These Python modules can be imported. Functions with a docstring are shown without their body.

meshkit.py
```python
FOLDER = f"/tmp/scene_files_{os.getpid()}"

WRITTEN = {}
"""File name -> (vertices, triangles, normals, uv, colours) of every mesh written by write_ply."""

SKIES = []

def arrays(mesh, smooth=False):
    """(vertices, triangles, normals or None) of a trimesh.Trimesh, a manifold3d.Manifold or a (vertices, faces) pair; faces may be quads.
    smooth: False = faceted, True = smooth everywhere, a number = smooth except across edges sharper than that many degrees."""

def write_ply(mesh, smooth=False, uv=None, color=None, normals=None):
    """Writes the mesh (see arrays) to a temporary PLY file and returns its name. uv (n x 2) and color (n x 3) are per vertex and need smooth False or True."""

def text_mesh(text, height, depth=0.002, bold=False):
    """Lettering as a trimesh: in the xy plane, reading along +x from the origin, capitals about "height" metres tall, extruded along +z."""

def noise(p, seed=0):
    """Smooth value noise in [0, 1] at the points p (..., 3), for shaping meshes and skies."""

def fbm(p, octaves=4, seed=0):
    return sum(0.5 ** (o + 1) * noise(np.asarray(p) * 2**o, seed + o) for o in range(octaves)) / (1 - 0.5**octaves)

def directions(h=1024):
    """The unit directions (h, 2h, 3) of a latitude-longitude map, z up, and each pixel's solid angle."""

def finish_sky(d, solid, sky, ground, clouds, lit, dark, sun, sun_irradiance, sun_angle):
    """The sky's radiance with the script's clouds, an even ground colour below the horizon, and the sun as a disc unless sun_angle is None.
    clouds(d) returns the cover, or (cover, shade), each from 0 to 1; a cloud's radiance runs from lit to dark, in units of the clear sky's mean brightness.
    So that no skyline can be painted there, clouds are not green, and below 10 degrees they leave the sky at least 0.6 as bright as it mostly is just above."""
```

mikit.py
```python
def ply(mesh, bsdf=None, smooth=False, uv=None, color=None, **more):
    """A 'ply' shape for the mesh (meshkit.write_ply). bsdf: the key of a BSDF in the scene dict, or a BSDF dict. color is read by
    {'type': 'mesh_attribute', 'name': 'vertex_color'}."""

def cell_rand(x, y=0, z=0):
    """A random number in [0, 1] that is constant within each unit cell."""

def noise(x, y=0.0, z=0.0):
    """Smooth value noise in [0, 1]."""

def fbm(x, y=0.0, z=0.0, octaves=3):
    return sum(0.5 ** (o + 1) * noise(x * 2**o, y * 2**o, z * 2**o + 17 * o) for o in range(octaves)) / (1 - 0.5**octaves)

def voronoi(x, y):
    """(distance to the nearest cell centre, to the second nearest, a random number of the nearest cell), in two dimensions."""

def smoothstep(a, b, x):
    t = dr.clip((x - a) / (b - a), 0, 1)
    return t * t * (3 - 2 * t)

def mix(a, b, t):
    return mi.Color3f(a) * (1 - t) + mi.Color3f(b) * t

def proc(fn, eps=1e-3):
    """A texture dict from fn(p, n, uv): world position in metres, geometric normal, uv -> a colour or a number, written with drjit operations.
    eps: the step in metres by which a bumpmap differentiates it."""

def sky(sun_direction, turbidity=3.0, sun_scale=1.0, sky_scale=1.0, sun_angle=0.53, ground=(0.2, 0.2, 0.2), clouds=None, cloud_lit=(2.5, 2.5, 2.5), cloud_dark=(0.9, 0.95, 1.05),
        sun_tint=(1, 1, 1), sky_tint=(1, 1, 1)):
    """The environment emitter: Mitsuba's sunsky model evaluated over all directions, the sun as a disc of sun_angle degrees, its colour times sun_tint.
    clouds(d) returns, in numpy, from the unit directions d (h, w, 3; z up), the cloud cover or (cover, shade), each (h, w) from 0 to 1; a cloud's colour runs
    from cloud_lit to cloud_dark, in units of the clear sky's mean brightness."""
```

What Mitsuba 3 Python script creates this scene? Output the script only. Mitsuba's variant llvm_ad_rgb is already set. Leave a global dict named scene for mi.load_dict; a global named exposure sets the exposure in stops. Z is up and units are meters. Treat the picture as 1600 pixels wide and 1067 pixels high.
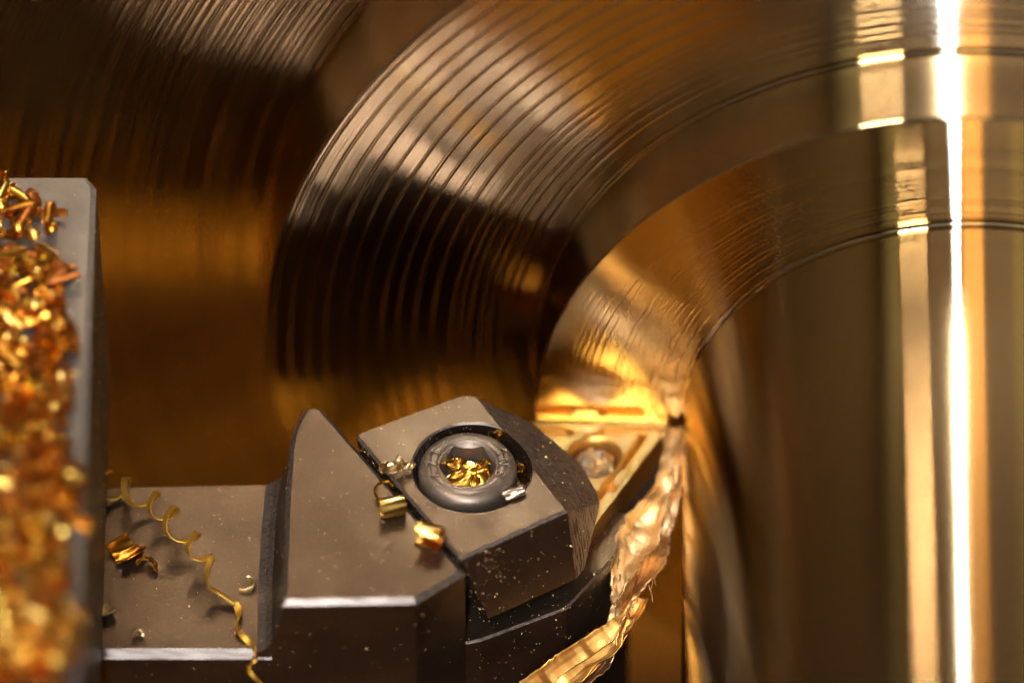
import math, random, numpy as np, trimesh, mitsuba as mi, mikit, meshkit, drjit as dr
import manifold3d as m3d
import shapely
from mikit import noise, fbm, smoothstep, mix, cell_rand, proc

# ------------------------------------------------------------------ camera, light, exposure
M = 0.00008                      # metres per working unit (a unit is 0.08 mm)
ELEV = math.radians(47.15)       # the camera looks down onto the lathe at this elevation
SE, CE = math.sin(ELEV), math.cos(ELEV)
DIST = 1.40
DU = DIST / M
OX = 714.0                       # how far the shaft's axis stands right of the picture's middle
T = mi.ScalarTransform4f
VIEW = np.array([0.0, -CE, SE])  # from the work towards the camera
UP = np.array([0.0, SE, CE])
AIM = (np.array([-OX, 0, 0]) + 116.5 * UP) * M
EYE = AIM + VIEW * DIST
exposure = 0.36

scene, labels = {}, {}
scene['camera'] = {
    'type': 'thinlens', 'fov': 2 * math.degrees(math.atan(800 * M / DIST)), 'fov_axis': 'x',
    'to_world': T().look_at(origin=EYE.tolist(), target=AIM.tolist(), up=UP.tolist()),
    'aperture_radius': 0.031, 'focus_distance': DIST - 215 * M, 'near_clip': 0.01, 'far_clip': 20.0}

# lamps: name, centre, half size, tilt target, radiance
def rgb(*c): return {'type': 'rgb', 'value': list(c)}

# lamps stand high on the operator's side: (key, label, centre, half size across, half size along, radiance); all face the work
def strip_at(r0, r1, d=1.8, lift=0.0):
    """a strip lamp seen from the work between the sideways slopes r0 and r1 (x over height)"""
    c = (r0 + r1) / 2
    v = np.array([c * .731, -.68, .731]) * d + np.array([0, .0, lift])
    return v, (r1 - r0) / 2 * .731 * d
LAMPS = [
    ('strip_lamp', 'narrow cool white strip lamp above the operator side', *strip_at(-.131, -.113), .40, (420, 409, 405)),
    ('strip_lamp_001', 'warm amber strip lamp beside the cool white one', *strip_at(-.078, .060), .36, (2.3, 1.4, .58)),
    ('strip_lamp_002', 'faint olive strip lamp furthest left', *strip_at(-.66, -.53), .36, (.36, .33, .20)),
    ('strip_lamp_003', 'faint olive strip lamp furthest right', *strip_at(.27, .36), .36, (.5, .45, .26)),
    ('panel_lamp', 'wide dim soft panel lamp behind the strip lamps', *strip_at(-.36, .72, 2.0), .45, (.36, .30, .245)),
    ('work_lamp', 'square warm work lamp hanging over the tool holder', np.array([-.235, -.10, .62]), .056, .065, (34, 28, 22)),
]

# ------------------------------------------------------------------ helpers
def tag(key, label, cat=None, group=None, kind=None):
    d = {}
    if label: d['label'] = label
    if cat: d['category'] = cat
    if group: d['group'] = group
    if kind: d['kind'] = kind
    labels[key] = d

def W(a):
    """(x, s, v) in working units -> metres. s runs along the shaft towards its free end, v is up."""
    a = np.asarray(a, float)
    return np.stack([a[..., 0], -a[..., 1], a[..., 2]], -1) * M

def P(px, py, v=0.0):
    """the point at height v that stands at this place of the 1600 x 1067 layout drawing: (x, s)"""
    c = (533.5 - py) / DU
    # (DU - SE v - CE s) c = CE v - SE s - 116.5
    s = (CE * v - 116.5 - (DU - SE * v) * c) / (SE - CE * c)
    k = DU / (DU - SE * v - CE * s)
    return (px - 800) / k - OX, s

def poly(pts, v): return np.array([P(x, y, v) for x, y in pts])

def round_poly(p, r, n=4):
    """the polygon p with its corners rounded by r (a number or one per corner)"""
    p = np.asarray(p, float); out = []
    rr = np.broadcast_to(r, len(p))
    for i in range(len(p)):
        a, b, c = p[i - 1], p[i], p[(i + 1) % len(p)]
        u, w = a - b, c - b
        lu, lw = np.linalg.norm(u), np.linalg.norm(w)
        t = min(rr[i], .45 * lu, .45 * lw)
        q0, q1 = b + u / lu * t, b + w / lw * t
        for k in range(n + 1):
            f = k / n
            out.append((1 - f) ** 2 * q0 + 2 * f * (1 - f) * b + f * f * q1)
    return np.array(out)

def inset(p, d):
    import shapely
    g = shapely.Polygon(p).buffer(-d, join_style='mitre')
    return np.array(g.exterior.coords)[:-1]

def at(p2, v): return np.column_stack([p2, np.full(len(p2), v)])

def hull(*rings): return m3d.Manifold.hull_points(np.vstack(rings).astype(np.float64))

def to_mesh(man):
    m = man.to_mesh()
    v = W(m.vert_properties[:, :3])
    return trimesh.Trimesh(v, m.tri_verts[:, ::-1], process=True)

def add(key, mesh, bsdf, smooth=False, **k):
    scene[key] = mikit.ply(mesh, bsdf, smooth=smooth, **k)

# ------------------------------------------------------------------ materials
def conductor(col, au, av, dist='ggx'):
    return {'type': 'twosided', 'bsdf': {'type': 'roughconductor', 'material': 'none', 'distribution': dist, 'alpha_u': au, 'alpha_v': av, 'specular_reflectance': rgb(*col)}}

BRASS = (.88, .71, .47)
scene['turned_brass'] = conductor(BRASS, .0045, .12, 'beckmann')
scene['faced_brass'] = conductor(BRASS, .005, .11, 'beckmann')
scene['flange_brass'] = conductor((.90, .76, .57), .009, .065)
scene['faced_brass_rear'] = conductor((.88, .70, .49), .006, .14)
scene['chip_gold'] = conductor((.97, .54, .09), .06, .06)
scene['chip_orange'] = conductor((.84, .36, .05), .05, .05)
scene['chip_bright'] = conductor((.98, .66, .18), .04, .04)
scene['chip_spiral'] = conductor((.98, .56, .09), .30, .30)
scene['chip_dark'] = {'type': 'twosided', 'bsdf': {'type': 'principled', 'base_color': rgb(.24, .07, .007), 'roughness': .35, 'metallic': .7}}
scene['chip_stream'] = conductor((.78, .56, .30), .20, .20)
scene['chip_stream_gold'] = conductor((.84, .50, .15), .24, .24)
scene['chip_copper'] = conductor((.95, .52, .13), .06, .06)
scene['chip_silver'] = conductor((.93, .86, .74), .06, .06)
scene['chip_crumb'] = conductor((.80, .55, .25), .2, .2)
scene['chip_dust'] = conductor((.95, .72, .36), .2, .2)
def swarf_color(p, n, uv):
    # raked rows of swarf with dark gaps between them
    w = .004 * noise(p.x * 14, p.y * 6, 2.0)
    y = p.y + w - .002
    row = dr.maximum(dr.exp(-dr.square((y + .0625) / .0028)), .32 * dr.exp(-dr.square((y + .027) / .006)))
    row = dr.maximum(row, smoothstep(-.078, -.105, p.y) * (.06 + .22 * fbm(p.x * 18, p.y * 18, 4.0, 2)))
    t = row * (.5 + .5 * noise(p.x * 90, p.y * 90, 0.0)) + .02
    return mix((.02, .005, .0005), (1.0, .38, .03), t)
scene['swarf'] = {'type': 'twosided', 'bsdf': {'type': 'principled', 'base_color': proc(swarf_color), 'roughness': .6, 'metallic': 1.0}}
scene['chip_pale'] = conductor((.98, .78, .40), .12, .12)

def steel_color(a, b, sc, seed):
    def fn(p, n, uv):
        q = p / M
        t = fbm(q.x * .012 * sc + seed, q.y * .012 * sc, q.z * .012 * sc, 4)
        f = noise(q.x * .33 + seed, q.y * .33, q.z * .33)
        scr = noise(q.x * .03 + q.y * .9 + seed, q.y * .012 - q.x * .3, q.z * .9)
        return mix(a, b, smoothstep(.30, .70, t)) * (.86 + .18 * f + .55 * smoothstep(.74, .92, scr))
    return fn
def steel_rough(lo, hi, seed):
    def fn(p, n, uv):
        q = p / M
        return lo + (hi - lo) * fbm(q.x * .03 + seed, q.y * .03, q.z * .03, 3)
    return fn
def steel_bump(seed, ax, ay, amp):
    # fine grinding marks that run along (ax, ay) plus a grainy surface
    def fn(p, n, uv):
        q = p / M
        al, ac = q.x * ax + q.y * ay, -q.x * ay + q.y * ax
        scr = noise(al * .02 + seed, ac * .55 + q.z * .5, q.z * .02) * .5 + noise(al * .05, ac * 1.1 + seed, 3.0) * .3
        grain = noise(q.x * .45, q.y * .45, q.z * .45 + seed) * .45
        return (scr + grain) * amp
    return fn
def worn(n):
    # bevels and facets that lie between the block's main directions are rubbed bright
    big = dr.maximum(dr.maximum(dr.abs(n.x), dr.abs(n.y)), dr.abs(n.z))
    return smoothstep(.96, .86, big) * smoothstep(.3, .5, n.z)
def steel(key, a, b, r, seed, metallic=.75, amp=1.0, axis=(.94, .34), sc=1.0, wear=.75, facet=0.0):
    col, rough = steel_color(a, b, sc, seed), steel_rough(*r, seed)
    def fcol(p, n, uv):
        q = p / M
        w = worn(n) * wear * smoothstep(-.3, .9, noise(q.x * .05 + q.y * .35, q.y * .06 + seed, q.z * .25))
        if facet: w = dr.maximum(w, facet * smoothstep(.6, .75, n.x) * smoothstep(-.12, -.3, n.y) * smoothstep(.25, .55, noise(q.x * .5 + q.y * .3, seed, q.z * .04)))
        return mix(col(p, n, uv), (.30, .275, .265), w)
    def frough(p, n, uv):
        return rough(p, n, uv) * (1 + .35 * worn(n) * wear)
    scene[key] = {'type': 'twosided', 'bsdf': {'type': 'bumpmap', 'scale': 1.0, 'tex': proc(steel_bump(seed, *axis, amp * 2.8e-5), eps=5e-5),
        'bsdf': {'type': 'principled', 'base_color': proc(fcol), 'roughness': proc(frough), 'metallic': metallic, 'specular': .5}}}
steel('holder_steel', (.072, .052, .037), (.098, .071, .051), (.28, .42), 3.0, metallic=.88)
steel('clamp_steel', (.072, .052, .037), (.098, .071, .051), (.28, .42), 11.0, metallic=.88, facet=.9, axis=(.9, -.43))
steel('block_steel', (.14, .13, .12), (.20, .19, .175), (.34, .5), 23.0, metallic=.6, amp=.6)
steel('screw_steel', (.18, .145, .118), (.25, .20, .162), (.36, .48), 31.0, amp=.35, wear=.2)
steel('insert_coat', (.58, .29, .06), (.72, .39, .095), (.30, .42), 41.0, metallic=.9, amp=.7)
scene['paint'] = {'type': 'twosided', 'bsdf': {'type': 'diffuse', 'reflectance': rgb(.085, .064, .04)}}
scene['dark_paint'] = {'type': 'twosided', 'bsdf': {'type': 'diffuse', 'reflectance': rgb(.03, .022, .014)}}
scene['lamp_housing'] = {'type': 'twosided', 'bsdf': {'type': 'diffuse', 'reflectance': rgb(.05, .05, .05)}}

# ------------------------------------------------------------------ the machine around the work (never in the frame; the metal mirrors it)
def panel(key, lo, hi, bsdf, label):
    lo, hi = np.array(lo, float), np.array(hi, float)
    b = trimesh.creation.box(hi - lo); b.apply_translation((lo + hi) / 2)
    add(key, b, bsdf)
    tag(key, label, kind='structure')
panel('back_wall', (-.9, .82, -.30), (.9, .84, 1.70), 'paint', 'olive painted back wall of the machine')
panel('left_wall', (-.92, -2.0, -.30), (-.9, .84, 1.70), 'paint', 'olive painted left wall of the machine')
panel('right_wall', (.9, -2.0, -.30), (.92, .84, 1.70), 'paint', 'olive painted right wall of the machine')
panel('ceiling', (-.92, -2.0, 1.70), (.92, .84, 1.72), 'paint', 'olive painted hood over the machine')
panel('floor', (-.92, -2.0, -.32), (.92, .84, -.30), 'dark_paint', 'dark tray under the machine')

def lamp(key, label, c, ha, hb, L, aim=(-.07, -.01, .0)):
    c = np.asarray(c, float); d = np.array(aim) - c; d /= np.linalg.norm(d)
    a = np.array([1.0, 0, 0]); a -= d * np.dot(a, d); a /= np.linalg.norm(a); b = np.cross(d, a)
    v = np.array([c - a * ha - b * hb, c + a * ha - b * hb, c + a * ha + b * hb, c - a * ha + b * hb])
    scene[key + '__diffuser'] = mikit.ply((v, np.array([[0, 1, 2], [0, 2, 3]])), 'lamp_housing', emitter={'type': 'area', 'radiance': rgb(*L)})
    h = trimesh.creation.box((ha * 2 + .008, hb * 2 + .02, .03))
    m = np.eye(4); m[:3, 0], m[:3, 1], m[:3, 2], m[:3, 3] = a, b, d, c - d * .017
    h.apply_transform(m); add(key + '__housing', h, 'lamp_housing')
    tag(key, label, 'lamp')
for l in LAMPS: lamp(*l)

# ------------------------------------------------------------------ the turned shaft
R1, R2, R3, R4 = 447.0, 679.0, 1106.0, 2050.0
SA, SC = -142.0, -331.0
YAW = math.radians(0.9)          # the shaft's axis swings this much to the left towards the camera
rng = np.random.default_rng(7)

def revolve(profile, seg, flip=False):
    """profile (n, 2) of (r, s); a closed skin turned about the shaft's axis, with uv running round and along it"""
    p = np.asarray(profile, float)
    th = np.linspace(0, 2 * np.pi, seg + 1)
    d = np.gradient(p, axis=0)
    nr, ns = d[:, 1], -d[:, 0]
    L = np.hypot(nr, ns); nr, ns = nr / L, ns / L
    if flip: nr, ns = -nr, -ns
    r, s = p[:, 0][:, None], p[:, 1][:, None]
    v = np.stack([r * np.sin(th), s + 0 * th, r * np.cos(th)], -1)
    n = np.stack([nr[:, None] * np.sin(th), -(ns[:, None] + 0 * th), nr[:, None] * np.cos(th)], -1)
    arc = np.concatenate([[0], np.cumsum(np.hypot(*np.diff(p, axis=0).T))])
    uv = np.stack([np.broadcast_to(th / (2 * np.pi), v.shape[:2]), np.broadcast_to(arc[:, None] / 1000, v.shape[:2])], -1)
    m, k = len(p), seg + 1
    i = np.arange(m - 1)[:, None] * k + np.arange(seg)[None]
    f = np.concatenate([np.stack([i, i + 1, i + k + 1], -1).reshape(-1, 3), np.stack([i, i + k + 1, i + k], -1).reshape(-1, 3)])
    v = W(v.reshape(-1, 3)); n = n.reshape(-1, 3)
    cw, sw = math.cos(YAW), math.sin(YAW)
    yaw = np.array([[cw, sw, 0], [-sw, cw, 0], [0, 0, 1]])
    v, n = v @ yaw.T + np.array([0, -8 * M, 0]), n @ yaw.T
    fn = np.cross(v[f[:, 1]] - v[f[:, 0]], v[f[:, 2]] - v[f[:, 0]])
    if (fn * n[f[:, 0]]).sum(1).mean() < 0: f = f[:, ::-1]
    return v, f, n, uv.reshape(-1, 2)
def add_rev(key, profile, bsdf, seg=300, flip=False):
    v, f, n, uv = revolve(profile, seg, flip)
    path = meshkit.write_ply((v, f), False, uv, None, normals=n)
    scene[key] = {'type': 'ply', 'filename': path, 'face_normals': False, 'bsdf': {'type': 'ref', 'id': bsdf}}

def face_profile(r0, r1, s0, step, coarse, fine, seed, wob=0.0):
    """a faced ring from r0 to r1: fine feed marks, and deeper grooves (position, width, depth)"""
    g = np.random.default_rng(seed)
    r = np.arange(r0, r1 + step / 2, step)
    s = np.full(len(r), float(s0))
    x = r0
    while x < r1:
        period, w, dep = fine
        wd = w * g.uniform(.7, 1.4); dp = dep * g.uniform(.15, 1.0) ** 1.5
        s -= dp * np.exp(-((r - x) / (wd * .5)) ** 2)
        x += period * g.uniform(.75, 1.3)
    for (c, w, dep) in coarse:
        s -= dep * np.exp(-((r - c) / (w * .5)) ** 4)
    s += wob * np.cumsum(g.normal(0, 1, len(r))) / math.sqrt(len(r))
    return np.column_stack([r, s])

def ring_arc(r0, s0, r1, s1, n=6, concave=True):
    t = np.linspace(0, np.pi / 2, n)
    if concave: return np.column_stack([r1 - (r1 - r0) * np.cos(t), s0 + (s1 - s0) * np.sin(t)])
    return np.column_stack([r0 + (r1 - r0) * np.sin(t), s1 + (s0 - s1) * np.cos(t)])

def cyl_profile(r, s0, s1, step, amp, seed):
    g = np.random.default_rng(seed)
    n = max(8, int(abs(s1 - s0) / step))
    s = np.linspace(s0, s1, n)
    return np.column_stack([r + amp * g.normal(0, 1, n), s])

# thin journal nearest the camera
add_rev('turned_shaft__journal', np.vstack([[(0, 1500), (428, 1500), (R1, 1490)], cyl_profile(R1, 1480, 14, 6, .012, 1)]), 'turned_brass')
# the corner where the journal meets its shoulder: a small rolled relief
add_rev('turned_shaft__corner_relief', np.array([(R1, 14), (R1 - .5, 11), (R1 - 3, 9), (R1 - 4, 5), (R1 - 2, 1), (R1 + 2, -2.5), (R1 + 6, -2.5), (R1 + 8, 0)]), 'turned_brass')
coarse = [(R1 + 22 + 10.5 * k + rng.uniform(-2, 2), 2.6, rng.uniform(.10, .50)) for k in range(19)]
add_rev('turned_shaft__shoulder', np.vstack([face_profile(R1 + 8, R2 - 4, 0, .8, coarse, (5.2, 2.2, .12), 3), [(R2 - 1, -1), (R2, -4)]]), 'faced_brass')
add_rev('turned_shaft__collar', cyl_profile(R2, -4, SA + 10, 3, .012, 5), 'turned_brass')
add_rev('turned_shaft__corner_relief_001', np.array([(R2, SA + 10), (R2 - 1, SA + 8), (R2 - 3, SA + 6), (R2 - 4, SA + 3), (R2 - 2, SA - 1), (R2 + 2, SA - 4), (R2 + 6, SA - 3), (R2 + 9, SA)]), 'turned_brass')
coarse, c = [], R2 + 40
while c < R3 - 12:
    far = (c - R2) / (R3 - R2)
    coarse.append((c, rng.uniform(3.8, 5.0), rng.uniform(2.4, 3.6) * (.3 + .7 * far)))
    step = rng.uniform(13, 20) if far < .3 else rng.uniform(24, 31)
    c += step
add_rev('turned_shaft__flange', np.vstack([face_profile(R2 + 9, R3 - 5, SA, .8, coarse, (7.0, 2.6, .16), 9), [(R3 - 1, SA - 1), (R3, SA - 5)]]), 'flange_brass')
add_rev('turned_shaft__flange_rim', cyl_profile(R3, SA - 5, SC + 8, 3, .012, 11), 'turned_brass')
coarse, c = [], R3 + 30
while c < 1900:
    coarse.append((c, rng.uniform(2.8, 4.6), rng.uniform(.7, 2.3))); c += rng.uniform(7, 14)
add_rev('turned_shaft__rear_flange', np.vstack([[(R3, SC + 8), (R3 - 2, SC + 2), (R3 - 2, SC - 6), (R3 + 2, SC - 10), (R3 + 7, SC - 7)], face_profile(R3 + 9, R4 - 8, SC, 1.6, coarse, (8, 4, .22), 13), [(R4, SC - 8), (R4, SC - 260), (300, SC - 260), (300, SC - 700), (0, SC - 700)]]), 'faced_brass_rear')
tag('turned_shaft', 'stepped brass shaft with grooved shoulders and a mirror bright journal, filling the right and top', 'shaft')

# ------------------------------------------------------------------ the tool holder
VB, VC = 118.0, 124.0             # heights of the head and of the clamp above the shank
def bevel_block(top, vt, bot, vb, bev, n=1):
    return hull(at(inset(top, bev), vt), at(top, vt - bev), at(bot, vb))

sh = np.array([P(20, 768, 0), P(450, 757, 0), P(450, 1020, 0), P(20, 1022, 0)])
s_front = P(400, 1021, 0)[1]
shank = np.array([[-1700, P(165, 770, 0)[1]], [P(429, 757, 0)[0], P(429, 757, 0)[1]], [P(429, 757, 0)[0], s_front], [-1700, s_front]])
man = hull(at(inset(shank, 0) * 1.0 - np.array([0, 0]), -8), at(shank, -14), at(shank, -430))
top = shank.copy(); top[2:, 1] -= 11; man = hull(at(top, 0), at(shank, -13), at(shank, -430))
add('tool_holder__shank', to_mesh(man), 'holder_steel')

bt = [(458, 668), (476, 634), (500, 632), (728, 893), (650, 938), (440, 942), (447, 760), (453, 690)]
btop = round_poly(poly(bt, VB), [20, 10, 10, 3, 3, 2, 30, 30], 3)
bbot = btop.copy()
man = hull(at(inset(btop, 8), VB), at(btop, VB - 8), at(btop, -520))
# skirt on the left, where the head runs out into the shank; it follows the head's left edge
sb0 = P(425, 757, 0)[1]
lf = np.array([P(x, y, VB) for x, y in [(466, 650), (458, 668), (453, 690), (449, 725), (446, 760), (441, 850), (440, 942)]])
ring = np.array([(60, -430), (60, VB - 16), (3, VB - 12), (-3, VB - 40), (-9, VB - 75), (-17, 22), (-27, 8), (-42, -1.5), (-42, -430)])
ss = np.linspace(sb0, s_front - 2, 24)
lx = np.interp(ss, lf[:, 1], lf[:, 0])
fade = np.clip((ss - sb0) / 40, 0, 1)
V_, nr = [], len(ring)
for sv, xv, fd in zip(ss, lx, fade):
    r_ = ring.copy(); V_.append(np.column_stack([xv + r_[:, 0], np.full(nr, sv), r_[:, 1] ]))
V_ = np.vstack(V_); F_ = []
for i in range(len(ss) - 1):
    a = i * nr + np.arange(nr); b = i * nr + (np.arange(nr) + 1) % nr
    F_ += [np.column_stack([a, a + nr, b + nr]), np.column_stack([a, b + nr, b])]
_, cap = trimesh.creation.triangulate_polygon(shapely.Polygon(ring), engine='earcut')
cv = _
idx = np.array([np.argmin(np.linalg.norm(ring - c, axis=1)) for c in cv])
F_ += [idx[cap], idx[cap][:, ::-1] + (len(ss) - 1) * nr]
sk = trimesh.Trimesh(W(V_), np.vstack(F_), process=False); trimesh.repair.fix_normals(sk)
hd = to_mesh(man)
add('tool_holder__head', trimesh.util.concatenate([hd, sk]), 'holder_steel', smooth=20)

# lower jaw with its ledge
VJ = -48.0
jt = [(690, 880), (870, 780), (935, 790), (985, 800), (960, 870), (908, 915), (885, 950), (752, 999), (700, 1010)]
jtop = poly(jt, VJ)
man = hull(at(inset(jtop, 3), VJ), at(jtop, VJ - 4), at(jtop, -520))
add('tool_holder__jaw', to_mesh(man), 'holder_steel')

# clamp: a wedge with a sloping nose and a counterbored screw
ct = poly([(553, 678), (722, 615), (746, 617), (888, 797), (719, 873)], VC)
ct_r = round_poly(ct, [12, 10, 8, 3, 3], 3)
cb = poly([(575, 770), (745, 705), (830, 720), (913, 888), (900, 904), (764, 966)], -10)
nose_mid = np.array([[*P(768, 633, 100), 100], [*P(833, 662, 60), 60], [*P(906, 724, 48), 48], [*P(932, 768, 46), 46], [*P(937, 787, 44), 44]])
man = hull(at(inset(ct_r, 4), VC), at(ct_r, VC - 4), at(cb, -10), nose_mid)
BC = np.array(P(738, 730, VC)); BR = 92
man = man - m3d.Manifold.cylinder(60, BR, BR, 96).translate([BC[0], BC[1], VC - 58])
def lip(r, w, v): return m3d.Manifold.cylinder(w + .2, r, r + w, 96).translate([BC[0], BC[1], v - w])
man = man - lip(BR, 3, VC)
add('tool_holder__clamp', to_mesh(man), 'clamp_steel', smooth=12)

# clamp screw: rounded cap head with a hexagon socket
SCX = np.array(P(731, 724, VC + 12)); VS = VC + 12
prof = [(0, VS - 68), (75, VS - 68), (76, VS - 22)]
for k in range(7):
    t = k / 6 * math.pi / 2
    prof.append((59 + 17 * math.cos(t), VS - 19 + 16 * math.sin(t)))
prof += [(57, VS - 1.0), (54, VS - .5), (50, VS - 1), (46, VS - 4)]
prof.append((0, VS - 4))
lp = np.array(prof)
sc = m3d.Manifold.revolve(m3d.CrossSection([lp[:, ::1].tolist()]), 96)
hexr = 45
hx = m3d.CrossSection([[(hexr * math.cos(a), hexr * math.sin(a)) for a in np.arange(6) * math.pi / 3]]).offset(-1.5, m3d.JoinType.Round, 2, 24).offset(2, m3d.JoinType.Round, 2, 24)
sc = sc - hx.extrude(60).translate([0, 0, VS - 46])
cone = m3d.Manifold.cylinder(9, 40, 49, 64).translate([0, 0, VS - 8.5])
sc = sc - cone
sc = sc.translate([SCX[0], SCX[1], 0])
marks = []
def ring_text(ch, ang, inward):
    t = meshkit.text_mesh(ch, 15, 4)
    b = t.bounds; t.apply_translation([-(b[0][0] + b[1][0]) / 2, -(b[0][1] + b[1][1]) / 2, 0])
    a = math.radians(ang)                      # measured anticlockwise in the picture from the right
    up = np.array([math.cos(a), -math.sin(a)]) * (-1 if inward else 1)     # in (x, s): the top of the letter
    right = np.array([-up[1], up[0]])
    v = t.vertices.copy()
    q = v[:, :1] * right + v[:, 1:2] * up + SCX + np.array([math.cos(a), -math.sin(a)]) * 55
    return m3d.Manifold(m3d.Mesh(np.column_stack([q, v[:, 2] + VS - 1.8]).astype(np.float32), t.faces[:, ::-1].astype(np.uint32)))
for ch, ang in (('1', 156), ('2', 180), ('9', 206)): sc = sc + ring_text(ch, ang, True)
for ch, ang in (('S', 26), ('N', 2), ('S', -24)): sc = sc + ring_text(ch, ang, False)
add('tool_holder__clamp__screw', to_mesh(sc), 'screw_steel', smooth=28)
tag('tool_holder', 'grey steel turning tool holder with a screwed clamp, standing at the shaft', 'tool holder')

# the insert: a coated triangle with a chip groove along its edges and a hole in the middle
VIN = -14.0
N_ = np.array(P(1049, 661, VIN)); Q_ = np.array(P(917, 836, VIN))
e = Q_ - N_; ln = np.linalg.norm(e)
L_ = N_ + np.array([-ln, 0.0])
tri = np.array([N_, L_, Q_])
trr = round_poly(tri, [14, 12, 12], 6)
cen = np.array(P(929, 716, VIN))
tp = shapely.Polygon(trr)
xs = np.arange(trr[:, 0].min() - 2, trr[:, 0].max() + 4, 2.0)
ys = np.arange(trr[:, 1].min() - 2, trr[:, 1].max() + 4, 2.0)
def rings_insert():
    """the top as nested outlines from the edge inwards, then a hole"""
    out = []
    n = 240
    def resample(pg, k=n):
        c = pg.exterior; return np.array([c.interpolate(t, normalized=True).coords[0] for t in np.arange(k) / k])
    # polar sampling round the hole's centre: ray to the outline
    ang = np.linspace(0, 2 * np.pi, n, endpoint=False)
    edge = []
    for a in ang:
        ray = shapely.LineString([cen, cen + 600 * np.array([math.cos(a), math.sin(a)])])
        hit = ray.intersection(tp.exterior)
        pts = np.array([q.coords[0] for q in getattr(hit, 'geoms', [hit])])
        edge.append(pts[np.argmax(np.linalg.norm(pts - cen, axis=1))])
    return ang, np.array(edge)
ang, edge = rings_insert()
RH = 37
def insert_height(q):
    d = np.array([tp.exterior.distance(shapely.Point(*x)) for x in q])
    rad = np.linalg.norm(q - cen, axis=1)
    h = np.where(d < 7, 0.0, 0.0)
    groove = np.clip((d - 6) / 4, 0, 1) * np.clip((25 - d) / 4, 0, 1)
    # the groove is broken by bridges half way along each edge
    bridge = np.ones(len(q))
    for i in range(3):
        m = (tri[i] + tri[(i + 1) % 3]) / 2 + (tri[i] - tri[(i + 1) % 3]) / ln * 0
        bridge *= np.clip((np.linalg.norm(q - m, axis=1) - 24) / 8, 0, 1)
    bridge_n = bridge
    h = h - 9 * groove * (.25 + .75 * bridge_n)
    h = h + 3.5 * np.clip((d - 24) / 6, 0, 1)
    boss = np.clip((rad - RH) / 9, 0, 1)
    h = h - 7 * (1 - boss) ** 2
    return h
rows = []
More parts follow.
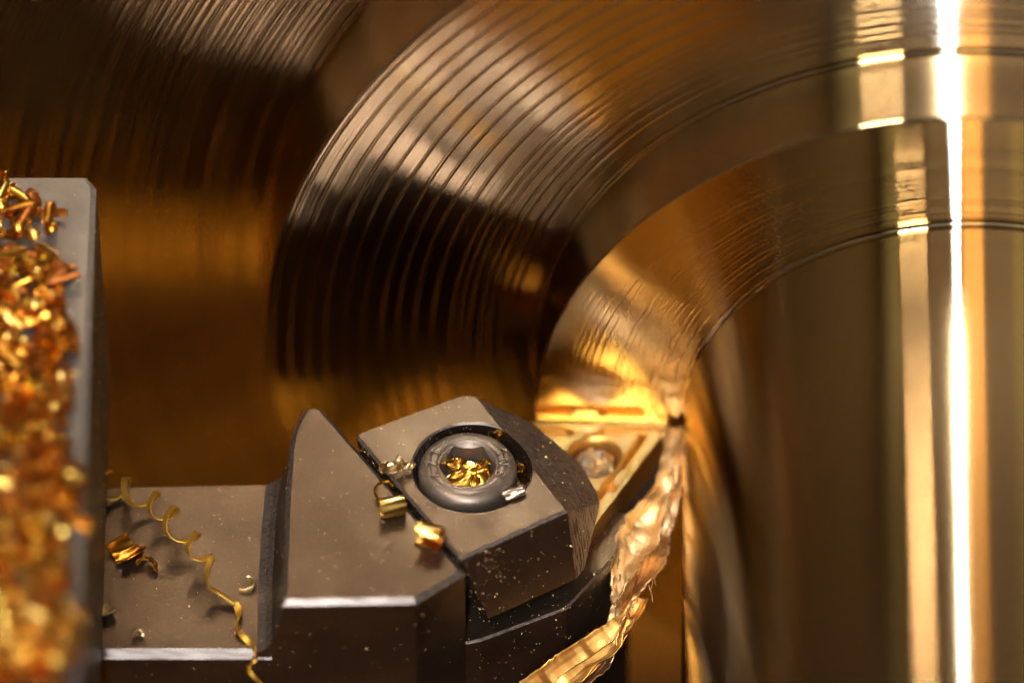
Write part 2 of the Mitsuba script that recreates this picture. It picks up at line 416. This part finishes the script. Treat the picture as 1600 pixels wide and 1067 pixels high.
fr = np.concatenate([np.linspace(0, .12, 4), np.linspace(.13, .9, 90), np.linspace(.92, 1, 8)])
for t in fr:
    q = (cen + (edge - cen) / np.linalg.norm(edge - cen, axis=1, keepdims=True) * (RH + (np.linalg.norm(edge - cen, axis=1, keepdims=True) - RH) * t))
    rows.append(np.column_stack([q, insert_height(q)]))
VI = -76.0 - VIN
inner = [np.column_stack([cen + (rows[0][:, :2] - cen) * k, np.full(len(edge), z)]) for k, z in ((.82, -40), (.9, -20))]
rows = inner + rows + [np.column_stack([edge, np.full(len(edge), -1.5)]), np.column_stack([cen + (edge - cen) * .995, np.full(len(edge), VI)])]
n = len(edge); V_ = np.vstack(rows) + np.array([0, 0, VIN]); F_ = []
for i in range(len(rows) - 1):
    a = i * n + np.arange(n); b = i * n + (np.arange(n) + 1) % n
    F_ += [np.column_stack([a, a + n, b + n]), np.column_stack([a, b + n, b])]
im = trimesh.Trimesh(W(V_), np.vstack(F_), process=False)
add('tool_holder__insert', im, 'insert_coat', smooth=35)
add('tool_holder__insert__pin', to_mesh(m3d.Manifold.cylinder(50, 31, 30, 40).translate([cen[0], cen[1], VIN - 62])), 'screw_steel', smooth=30)
st = trr * .97 + .03 * tri.mean(0)
add('tool_holder__shim', to_mesh(hull(at(st, VIN + VI - 1), at(st, -118))), 'screw_steel')

# ------------------------------------------------------------------ the block that clamps the shank
VT = 435.0
xr = P(150, 300, VT)[0]; xl = P(173, 585, 0)[0]; sb = P(60, 272, VT)[1]
blk = np.array([[-2100, sb], [xr - 16, sb], [xr, sb + 24], [xr, 1180], [-2100, 1180]])
lowr = blk.copy(); lowr[1:4, 0] += xl - xr
lowr[:3, 1] += 8
man = hull(at(inset(blk, 9), VT), at(blk, VT - 9), at(blk, VT - 200), at(lowr, 0.8))
add('clamping_block', to_mesh(man), 'block_steel')
tag('clamping_block', 'tall grey steel block at the left edge, heaped with golden chips', 'steel block')

# ------------------------------------------------------------------ chips
def sheet(C, th):
    """a grid of points (n, m, 3) in working units -> a closed skin of thickness th"""
    C = np.asarray(C, float)
    du, dv = np.gradient(C, axis=0), np.gradient(C, axis=1)
    N = np.cross(du, dv); N /= np.maximum(np.linalg.norm(N, axis=-1, keepdims=True), 1e-9)
    n, m = C.shape[:2]
    a, b = C + N * th / 2, C - N * th / 2
    V = np.vstack([a.reshape(-1, 3), b.reshape(-1, 3)]); o = n * m
    i = (np.arange(n - 1)[:, None] * m + np.arange(m - 1)[None]).ravel()
    F = [np.column_stack([i, i + m, i + m + 1]), np.column_stack([i, i + m + 1, i + 1]),
         np.column_stack([i, i + m + 1, i + m]) + o, np.column_stack([i, i + 1, i + m + 1]) + o]
    rim = np.concatenate([np.arange(m), np.arange(1, n) * m + m - 1, (n - 1) * m + np.arange(m - 2, -1, -1), np.arange(n - 2, 0, -1) * m])
    p, q = rim, np.roll(rim, -1)
    F += [np.column_stack([p, q, q + o]), np.column_stack([p, q + o, p + o])]
    t = trimesh.Trimesh(V, np.vstack(F), process=False); trimesh.repair.fix_normals(t)
    return t

def curl(R, arc, width, g, th=2.6, grow=.10, n=18, m=7, jag=.12, bow=.08, skew=0.0):
    """a broken curl: part of a rolled strip, its axis along x"""
    t = np.linspace(0, arc, n); w = np.linspace(-.5, .5, m)
    r = R * (1 + grow * t / math.pi)
    jl = 1 + jag * np.interp(np.arange(n), np.linspace(0, n - 1, 9), g.normal(0, 1, 9))
    X = width * w[None] * jl[:, None] + skew * t[:, None] * R
    rr = r[:, None] * (1 - bow * (2 * w[None]) ** 2) + g.normal(0, .012 * R, (n, 1)) + .04 * R * np.sin(t[:, None] * 9 + w[None] * 4)
    return sheet(np.stack([X, rr * np.cos(t)[:, None], rr * np.sin(t)[:, None]], -1), th)

def rot(rx, ry, rz):
    return trimesh.transformations.euler_matrix(math.radians(rx), math.radians(ry), math.radians(rz))[:3, :3]

def to_world_mesh(t, R, pos, rest=None):
    """turn by R, then place: pos (x, s, v); the lowest point rests at v when rest is given. local axes: x right, y away from the camera, z up"""
    v = t.vertices @ R.T
    if rest is not None: v[:, 2] -= v[:, 2].min(); pos = (pos[0], pos[1], rest)
    return trimesh.Trimesh((v + np.array([pos[0], -pos[1], pos[2]])) * M, t.faces, process=False)

def chip(key, t, R, px, py, v, bsdf, label, lift=.3, cat='chip', group=None, smooth=40):
    x, s_ = P(px, py, v)
    add(key, to_world_mesh(t, R, (x, s_, v), v + lift), bsdf, smooth=smooth)
    tag(key, label, cat, group)

g = np.random.default_rng(21)
chip('metal_chip', curl(26, 2.3, 46, g, jag=.10, n=20), rot(200, 0, 42), 197, 866, 0, 'chip_orange', 'broad orange brown trough-shaped chip lying on the shank beside the block')
chip('metal_chip_001', curl(18, 3.0, 13, g, jag=.15, bow=.2), rot(10, 65, 70), 226, 892, 0, 'chip_gold', 'small golden half ring chip on the shank right of the orange one')
chip('metal_chip_002', curl(22, 1.5, 30, g, jag=.2), rot(200, 0, 30), 160, 955, 0, 'chip_pale', 'pale golden chip half hidden at the foot of the block')
chip('metal_chip_003', curl(9, 3.6, 7, g, grow=.9, bow=.1), rot(20, 80, 10), 385, 914, 0, 'chip_pale', 'tiny pale S-curled chip on the shank near the head')
chip('metal_chip_004', curl(7, 3.0, 8, g, grow=.6), rot(40, 40, 120), 213, 996, 0, 'chip_pale', 'tiny crumpled chip near the front edge of the shank')
chip('metal_chip_005', curl(15, 3.7, 9, g, bow=.15, jag=.05, n=26), rot(30, -45, -90), 602, 776, VB, 'chip_gold', 'matt golden C-shaped chip standing over the seam beside the clamp')
chip('metal_chip_006', curl(13.5, 5.2, 38, g, jag=.04, n=30, bow=.02), rot(20, 0, 16), 613, 803, VB, 'chip_bright', 'bright yellow tube chip with mirror streaks on the head below the C-shaped one')
chip('metal_chip_007', curl(18, 4.3, 40, g, jag=.06, n=30, bow=.02), rot(-115, 0, -20), 670, 852, VB, 'chip_copper', 'copper gold rolled chip open towards the clamp, at the front of the seam')
chip('metal_chip_008', curl(26, .9, 34, g, jag=.05, bow=.02), rot(60, 0, 24), 803, 774, VC, 'chip_silver', 'silvery bent flake leaning on the rim of the screw recess')
def flake(w, h, g, amp=4):
    a, b = np.meshgrid(np.linspace(-.5, .5, 9), np.linspace(-.5, .5, 7), indexing='ij')
    z = amp * np.array(g.normal(0, 1, (9, 7))) * .35 + amp * 1.5 * np.sin(a * 4 + 1) * np.cos(b * 3)
    sc = 1 - .6 * np.abs(2 * a) ** 2
    return sheet(np.stack([w * a, h * b * sc, z], -1), 2.4)
fl = [(flake(34, 20, g, 5), rot(30, -10, -15), (-6, 0, 0)), (flake(30, 13, g, 3), rot(20, -72, 100), (10, -4, 14)), (flake(28, 12, g, 3), rot(20, 10, 20), (22, 2, 2))]
fm = trimesh.util.concatenate([trimesh.Trimesh(t.vertices @ R.T + o, t.faces, process=False) for t, R, o in fl])
chip('metal_chip_009', fm, np.eye(3), 614, 738, VC, 'chip_pale', 'crumpled pale gold flake with an upright lobe on the back edge of the clamp')
chip('metal_chip_010', curl(8, 4, 14, g), rot(60, 30, 50), 776, 690, VC - 22, 'chip_gold', 'little golden chip jammed behind the screw head', lift=0)
chip('metal_chip_011', curl(8, 3.4, 12, g), rot(0, 60, 50), 813, 738, VC - 30, 'chip_gold', 'little golden curl sunk in the gap right of the screw head', lift=0)
chip('metal_chip_012', curl(6, 3, 26, g), rot(80, 70, 0), 816, 752, VC - 38, 'chip_gold', 'thin golden sliver standing in the gap right of the screw head', lift=0)
fl = [(flake(56, 30, g, 4), rot(12, 4, 8), (-6, -14, 0)), (flake(40, 28, g, 4), rot(16, -10, 60), (16, -16, 3)), (flake(40, 30, g, 5), rot(-10, 24, 140), (0, 4, 4)), (flake(30, 22, g, 4), rot(70, 10, 10), (-22, 10, 8)), (flake(26, 20, g, 4), rot(60, -30, -50), (24, 8, 6))]
fm = trimesh.util.concatenate([trimesh.Trimesh(t.vertices @ R.T + o, t.faces, process=False) for t, R, o in fl])
chip('metal_chip_013', fm, np.eye(3), 733, 744, VS - 42, 'chip_gold', 'crumpled golden flakes packed in the hexagon socket of the screw', lift=2)

crumbs = []
for k in range(26):
    a, r = g.uniform(0, 6.28), 30 * math.sqrt(g.uniform())
    t = curl(g.uniform(3, 6), g.uniform(1.5, 3), g.uniform(4, 9), g, n=7, m=4, th=1.5) if False else flake(g.uniform(7, 14), g.uniform(6, 11), g, 1.6)
    crumbs.append(trimesh.Trimesh(t.vertices @ rot(*g.uniform(0, 360, 3)).T + [r * math.cos(a), r * math.sin(a), g.uniform(-3, 4)], t.faces, process=False))
add('hole_crumbs', to_world_mesh(trimesh.util.concatenate(crumbs), np.eye(3), (cen[0], cen[1], VIN - 10)), 'chip_crumb', smooth=40)
tag('hole_crumbs', 'pale gold metal crumbs filling the round hole of the insert', 'crumbs', kind='stuff')

def spline(pts, n):
    from scipy.interpolate import CubicSpline
    pts = np.asarray(pts, float); d = np.concatenate([[0], np.cumsum(np.linalg.norm(np.diff(pts[:, :3], axis=0), axis=1))])
    return CubicSpline(d, pts)(np.linspace(0, d[-1], n))
def world_pts(lst): return np.array([[*P(px, py, v), v, *rest] for px, py, v, *rest in lst])

# the long spiral chip lying across the shank and hanging over its front edge
ctr = spline(world_pts([(168, 752, 30), (196, 768, 34), (222, 775, 38), (262, 806, 46), (296, 843, 50), (328, 888, 46), (346, 915, 36)]), 420)
tt = np.linspace(0, 1, 420)
tang = np.gradient(ctr, axis=0); tang /= np.linalg.norm(tang, axis=1, keepdims=True)
e1 = np.cross(tang, [0, 0, 1.0]); e1 /= np.linalg.norm(e1, axis=1, keepdims=True); e2 = np.cross(e1, tang)
ph = 2 * np.pi * (5.6 * (tt ** .86)) + 1.2 + .5 * np.sin(tt * 17)
rad = 20 - 5 * tt + 2.6 * np.sin(tt * 13 + 1)
hel = ctr + rad[:, None] * (np.cos(ph)[:, None] * e1 + np.sin(ph)[:, None] * e2)
tail = spline(np.vstack([[hel[-12]], [hel[-1]], world_pts([(372, 950, 8), (372, 984, 9), (394, 1008, 5), (398, 1028, 3), (388, 1044, -22), (402, 1062, -40), (414, 1085, -60)])]), 160)[30:]
pathc = np.vstack([hel, tail])
pt = np.gradient(pathc, axis=0); pt /= np.linalg.norm(pt, axis=1, keepdims=True)
wd = np.vstack([tang * .8 + .35 * e2, np.zeros((len(tail), 3))])
for k in range(len(hel), len(pathc)):
    a = (k - len(hel)) * .07
    u = np.cross(pt[k], [0.2, 0, 1]); u /= np.linalg.norm(u); w_ = np.cross(u, pt[k])
    tw = math.cos(a) * u + math.sin(a) * w_
    f = min(1, (k - len(hel)) / 25); wd[k] = tw * f + wd[len(hel) - 1] * (1 - f)
wd -= pt * (wd * pt).sum(1, keepdims=True); wd /= np.linalg.norm(wd, axis=1, keepdims=True)
ww = np.interp(np.arange(len(pathc)), [0, 40, 420, 470, 549], [9, 12, 11, 9, 7])
C = pathc[:, None] + (wd * ww[:, None])[:, None] * np.linspace(-.5, .5, 5)[None, :, None]
t = sheet(C, 2.2); t.vertices = W(t.vertices); t.faces = t.faces[:, ::-1]
add('spiral_chip', t, 'chip_spiral', smooth=40)
tag('spiral_chip', 'long golden corkscrew chip trailing across the shank and over its front edge', 'chip')

# the chip being cut: a crumpled ribbon that leaves the tip of the insert and falls along the shaft
def ribbon(pts, n, m, seed, th=2.4, crump=5, stri=.8, rag=.07, wave=9, knots=40):
    """pts: (px, py, v, width, roll in degrees)"""
    g = np.random.default_rng(seed)
    q = spline(world_pts(pts), n)
    c, wid, roll = q[:, :3], q[:, 3], np.radians(q[:, 4])
    tg = np.gradient(c, axis=0); tg /= np.linalg.norm(tg, axis=1, keepdims=True)
    a = np.cross(tg, [0, .70, .71]); a /= np.linalg.norm(a, axis=1, keepdims=True); b = np.cross(a, tg)
    w = np.cos(roll)[:, None] * a + np.sin(roll)[:, None] * b; nn = np.cross(tg, w)
    u = np.linspace(-.5, .5, m)
    k = np.arange(n)
    ragged = 1 + rag * np.interp(k, np.arange(0, n + 4, 3), g.normal(0, 1, len(np.arange(0, n + 4, 3))))[:, None] * np.abs(2 * u[None]) ** 2
    off = crump * np.sin(k[:, None] / n * wave * 2 * np.pi + u[None] * 3) * .6
    off = off + crump * np.interp(k, np.linspace(0, n, knots), g.normal(0, .7, knots))[:, None] * (1 + u[None]) + stri * g.normal(0, 1, m)[None] + stri * .5 * np.sin(k[:, None] * .22 + u[None] * 30 + 3 * np.sin(k[:, None] * .05))
    off = off + wid[:, None] * .25 * (1 - (2 * u[None]) ** 2)
    C = c[:, None] + w[:, None] * (wid[:, None] * u[None] * ragged)[..., None] + nn[:, None] * off[..., None]
    t = sheet(C, th); t.vertices = W(t.vertices); t.faces = t.faces[:, ::-1]
    return t
main = [(1053, 662, -4, 30, 0), (1054, 690, -6, 34, 10), (1050, 725, -12, 38, 20), (1042, 765, -24, 46, 0), (1024, 805, -40, 70, -15), (1006, 845, -52, 88, -5), (994, 880, -62, 86, 15), (980, 915, -74, 60, 30), (968, 955, -84, 44, 60), (952, 1000, -96, 46, 50), (920, 1045, -110, 50, 40), (880, 1090, -124, 54, 40)]
add('cutting_chip__ribbon', ribbon(main, 200, 35, 5, crump=5, wave=6, stri=.45, knots=18), 'chip_stream', smooth=True)
second = [(1050, 700, -8, 20, 60), (1044, 750, -20, 30, 60), (1024, 790, -34, 44, 40), (1004, 835, -46, 56, 30), (986, 870, -58, 60, 40), (976, 905, -70, 50, 70), (966, 945, -80, 34, 95)]
add('cutting_chip__ribbon_001', ribbon(second, 140, 31, 9, crump=5, wave=5, stri=.45, knots=15), 'chip_stream', smooth=True)
low = [(1002, 930, -70, 22, 30), (972, 975, -80, 40, 40), (930, 1012, -88, 52, 25), (884, 1046, -94, 58, 20), (830, 1085, -100, 56, 30)]
add('cutting_chip__ribbon_002', ribbon(low, 120, 25, 12, crump=3, wave=3, stri=.3, rag=.03, knots=22), 'chip_stream_gold', smooth=True)
low2 = [(985, 965, -72, 14, 60), (955, 1010, -80, 26, 60), (905, 1050, -88, 34, 50), (850, 1100, -96, 36, 50)]
add('cutting_chip__ribbon_003', ribbon(low2, 90, 17, 15, crump=3, wave=3, stri=.3, rag=.03, knots=18), 'chip_stream_gold', smooth=True)
strands = []
gs = np.random.default_rng(31)
for k in range(22):
    i = gs.integers(3, len(main) - 3); p0 = np.array(main[i][:3], float); p1 = np.array(main[i + 1][:3], float)
    f = gs.uniform(); c = p0 + (p1 - p0) * f
    side = gs.choice([-1, 1]); w0 = main[i][3] * .46
    a = [c[0] + side * w0 * gs.uniform(.4, 1), c[1] + gs.normal(0, 6), c[2] + 16]
    b = [a[0] + side * gs.uniform(1, 9), a[1] + gs.uniform(-26, 30), a[2] + gs.uniform(-4, 6)]
    cpt = [(a[0] + b[0]) / 2 + gs.normal(0, 3), (a[1] + b[1]) / 2 + gs.normal(0, 3), (a[2] + b[2]) / 2]
    strands.append(ribbon([(*a, 2.0, 0), (*cpt, 1.6, 40), (*b, .8, 90)], 9, 3, 100 + k, th=1.2, crump=0, stri=0))
add('cutting_chip__strand', trimesh.util.concatenate(strands), 'chip_stream', smooth=60)
tag('cutting_chip__strand', None, kind='stuff')
tag('cutting_chip', 'crumpled bright gold ribbon chip streaming down from the tip of the insert', 'chip')

# ------------------------------------------------------------------ the heap of chips on the block
gp = np.random.default_rng(77)
templates, trim_faces = [], {}
for k in range(12):
    gk = np.random.default_rng(300 + k)
    R = gk.uniform(4, 8); kind = k % 4
    t = curl(R, gk.uniform(3.4, 5.6), gk.uniform(24, 54), gk, jag=.06, n=16, m=5, bow=.03) if kind < 2 else curl(gk.uniform(8, 16), gk.uniform(1.8, 4.2), gk.uniform(5, 15), gk, jag=.1, n=14, m=5)
    v = t.vertices.copy() * M
    bs = ['chip_bright', 'chip_orange', 'chip_gold', 'chip_orange'][(k * 5 + k // 4) % 4]
    look = {'chip_bright': 'bright yellow', 'chip_orange': 'orange brown', 'chip_gold': 'golden'}[bs] + (' tube chip' if kind < 2 else ' open curl chip')
    templates.append((mikit.ply(trimesh.Trimesh(v, t.faces, process=False), bs, smooth=40), v / M, look)); trim_faces[id(templates[-1][1])] = t.faces
heap, count = {}, 0
under, gu = [], np.random.default_rng(78)
def heap_density(px, py):
    if py < 300 or px > 118: return 0
    edge = 82 if py < 400 else (60 if py < 425 else 108 - 10 * math.sin(py * .03))
    if py < 318: edge = 70
    if 392 < py < 425 and px > 45: return .15
    return 1.0 if px < edge else 0.0
while len(under) < 420:
    px, py = gu.uniform(-40, 116), gu.uniform(304, 1110)
    if gu.uniform() > heap_density(px, py) * (.45 if py < 420 else 1): continue
    v = templates[gu.integers(len(templates))]
    R = rot(gu.uniform(0, 360), gu.normal(0, 12), gu.uniform(0, 180)); q = v[1] @ R.T
    x, s_ = P(px, py, VT)
    q = q + np.array([x, -s_, VT + .3 + gu.uniform(0, 8) - q[:, 2].min()])
    under.append(trimesh.Trimesh(q * M, trim_faces[id(v[1])], process=False))
add('swarf_layer', trimesh.util.concatenate(under), 'chip_dark', smooth=40)
tag('swarf_layer', 'bottom layer of small orange brown chips covering the block under the heap', 'swarf', kind='stuff')
tries = 0
while count < 300 and tries < 20000:
    tries += 1
    px, py = gp.uniform(-28, 118), gp.uniform(300, 1095)
    if gp.uniform() > heap_density(px, py): continue
    cell = (int(px // 23), int(py // 23))
    lay = heap.get(cell, 0)
    if lay > (1 if py < 440 else 4): continue
    heap[cell] = lay + 1
    shape, v, look = templates[gp.integers(len(templates))]
    R = rot(gp.uniform(0, 360), gp.normal(0, 14) + (gp.uniform(-40, 40) if lay else 0), gp.uniform(0, 180))
    R = R * (1.45 if py > 760 else 1.0)
    q = v @ R.T
    x, s_ = P(px, py, VT)
    lift = 9 + lay * 9 - q[:, 2].min()
    m = np.eye(4); m[:3, :3] = R; m[:3, 3] = np.array([x, -s_, VT + lift]) * M
    key = 'heaped_chip' + (f'_{count:03d}' if count else '')
    scene[key] = {**shape, 'to_world': T(m)}
    zone = 'in the small far heap' if py < 412 else 'high in the long heap' if py < 580 else 'halfway down the long heap' if py < 760 else 'low in the long heap' if py < 930 else 'in the blurred near heap'
    side = ', near the left border' if px < 22 else ', on its right edge' if px > 72 else ', between its edges'
    tag(key, look + ' ' + zone + side, 'chip', look + 's ' + zone + side)
    count += 1

# ------------------------------------------------------------------ metal dust
def specks(src, n, seed, size=(.5, 1.4), keep=None):
    src = src.copy(); g = np.random.default_rng(seed)
    pts, fi = trimesh.sample.sample_surface(src, n * 4, seed=seed)
    nrm = src.face_normals[fi]
    ok = keep(pts / M * np.array([1, -1, 1]), nrm)
    pts, nrm = pts[ok][:n], nrm[ok][:n]
    ico = trimesh.creation.icosahedron()
    out = []
    for p, m in zip(pts, nrm):
        r = g.uniform(*size) * (1.8 if g.uniform() < .08 else 1)
        v = ico.vertices * np.array([r * g.uniform(.6, 1.6), r, r * g.uniform(.5, 1)]) @ rot(*g.uniform(0, 360, 3)).T
        out.append(trimesh.Trimesh(v * M + p + m * r * .25 * M, ico.faces, process=False))
    return trimesh.util.concatenate(out)
allsrc = {k: None for k in ()}
dust = []
def src_of(key):
    v, f, *_ = meshkit.WRITTEN[scene[key]['filename']]
    return trimesh.Trimesh(v, f, process=False)
for key, n, seed, keep in [
    ('tool_holder__shank', 170, 1, lambda q, m: (q[:, 0] > -1345) & (q[:, 1] > 100) & (q[:, 2] > -120) & (m[:, 2] > -.2) & (m[:, 1] < .5)),
    ('tool_holder__head', 260, 2, lambda q, m: (q[:, 2] > -150) & (m[:, 2] > -.2) & (m[:, 1] < .5)),
    ('tool_holder__clamp', 240, 3, lambda q, m: (q[:, 2] > -12) & (m[:, 2] > -.3) & (m[:, 1] < .5)),
    ('tool_holder__clamp', 240, 13, lambda q, m: (q[:, 2] > -12) & (m[:, 1] < -.5) & (q[:, 0] < P(790, 890, 60)[0])),
    ('tool_holder__jaw', 160, 14, lambda q, m: (q[:, 2] > -52) & (m[:, 2] > .2)),
    ('tool_holder__jaw', 220, 4, lambda q, m: (q[:, 2] > -220) & (m[:, 2] > -.2) & (m[:, 1] < .5)),
    ('tool_holder__insert', 60, 5, lambda q, m: (m[:, 2] > .2)),
    ('tool_holder__clamp__screw', 40, 6, lambda q, m: (m[:, 2] > .5)),
    ('clamping_block', 420, 8, lambda q, m: (m[:, 0] > .5) & (q[:, 1] < 700) & (q[:, 2] > 0)),
    ('clamping_block', 60, 9, lambda q, m: (m[:, 2] > .5) & (q[:, 0] > -1560) & (q[:, 1] < 1000)),
]:
    dust.append(specks(src_of(key), int(n * 1.5), seed, keep=keep))
add('metal_dust', trimesh.util.concatenate(dust), 'chip_dust')
tag('metal_dust', 'fine golden metal dust scattered over the tool holder and the block', 'dust', kind='stuff')

# swarf lying in the tray far below: the polished faces mirror it
gb = np.random.default_rng(5)
panel('slide', (-.70, -.55, -.16), (.50, -.003, -.096), 'dark_paint', 'dark slide under the tool holder')
bx, by = np.meshgrid(np.linspace(-.68, .48, 260), np.linspace(-.53, -.006, 200), indexing='ij')
bz = -.0935 + gb.normal(0, .0008, bx.shape) + .0012 * np.sin(bx * 70) * np.sin(by * 90 + 1)
i = (np.arange(259)[:, None] * 200 + np.arange(199)[None]).ravel()
F_ = np.vstack([np.column_stack([i, i + 200, i + 201]), np.column_stack([i, i + 201, i + 1])])
add('swarf_bed', (np.stack([bx, by, bz], -1).reshape(-1, 3), F_), 'swarf')
tag('swarf_bed', 'bed of brass swarf on the slide below the tool holder', 'swarf', kind='stuff')
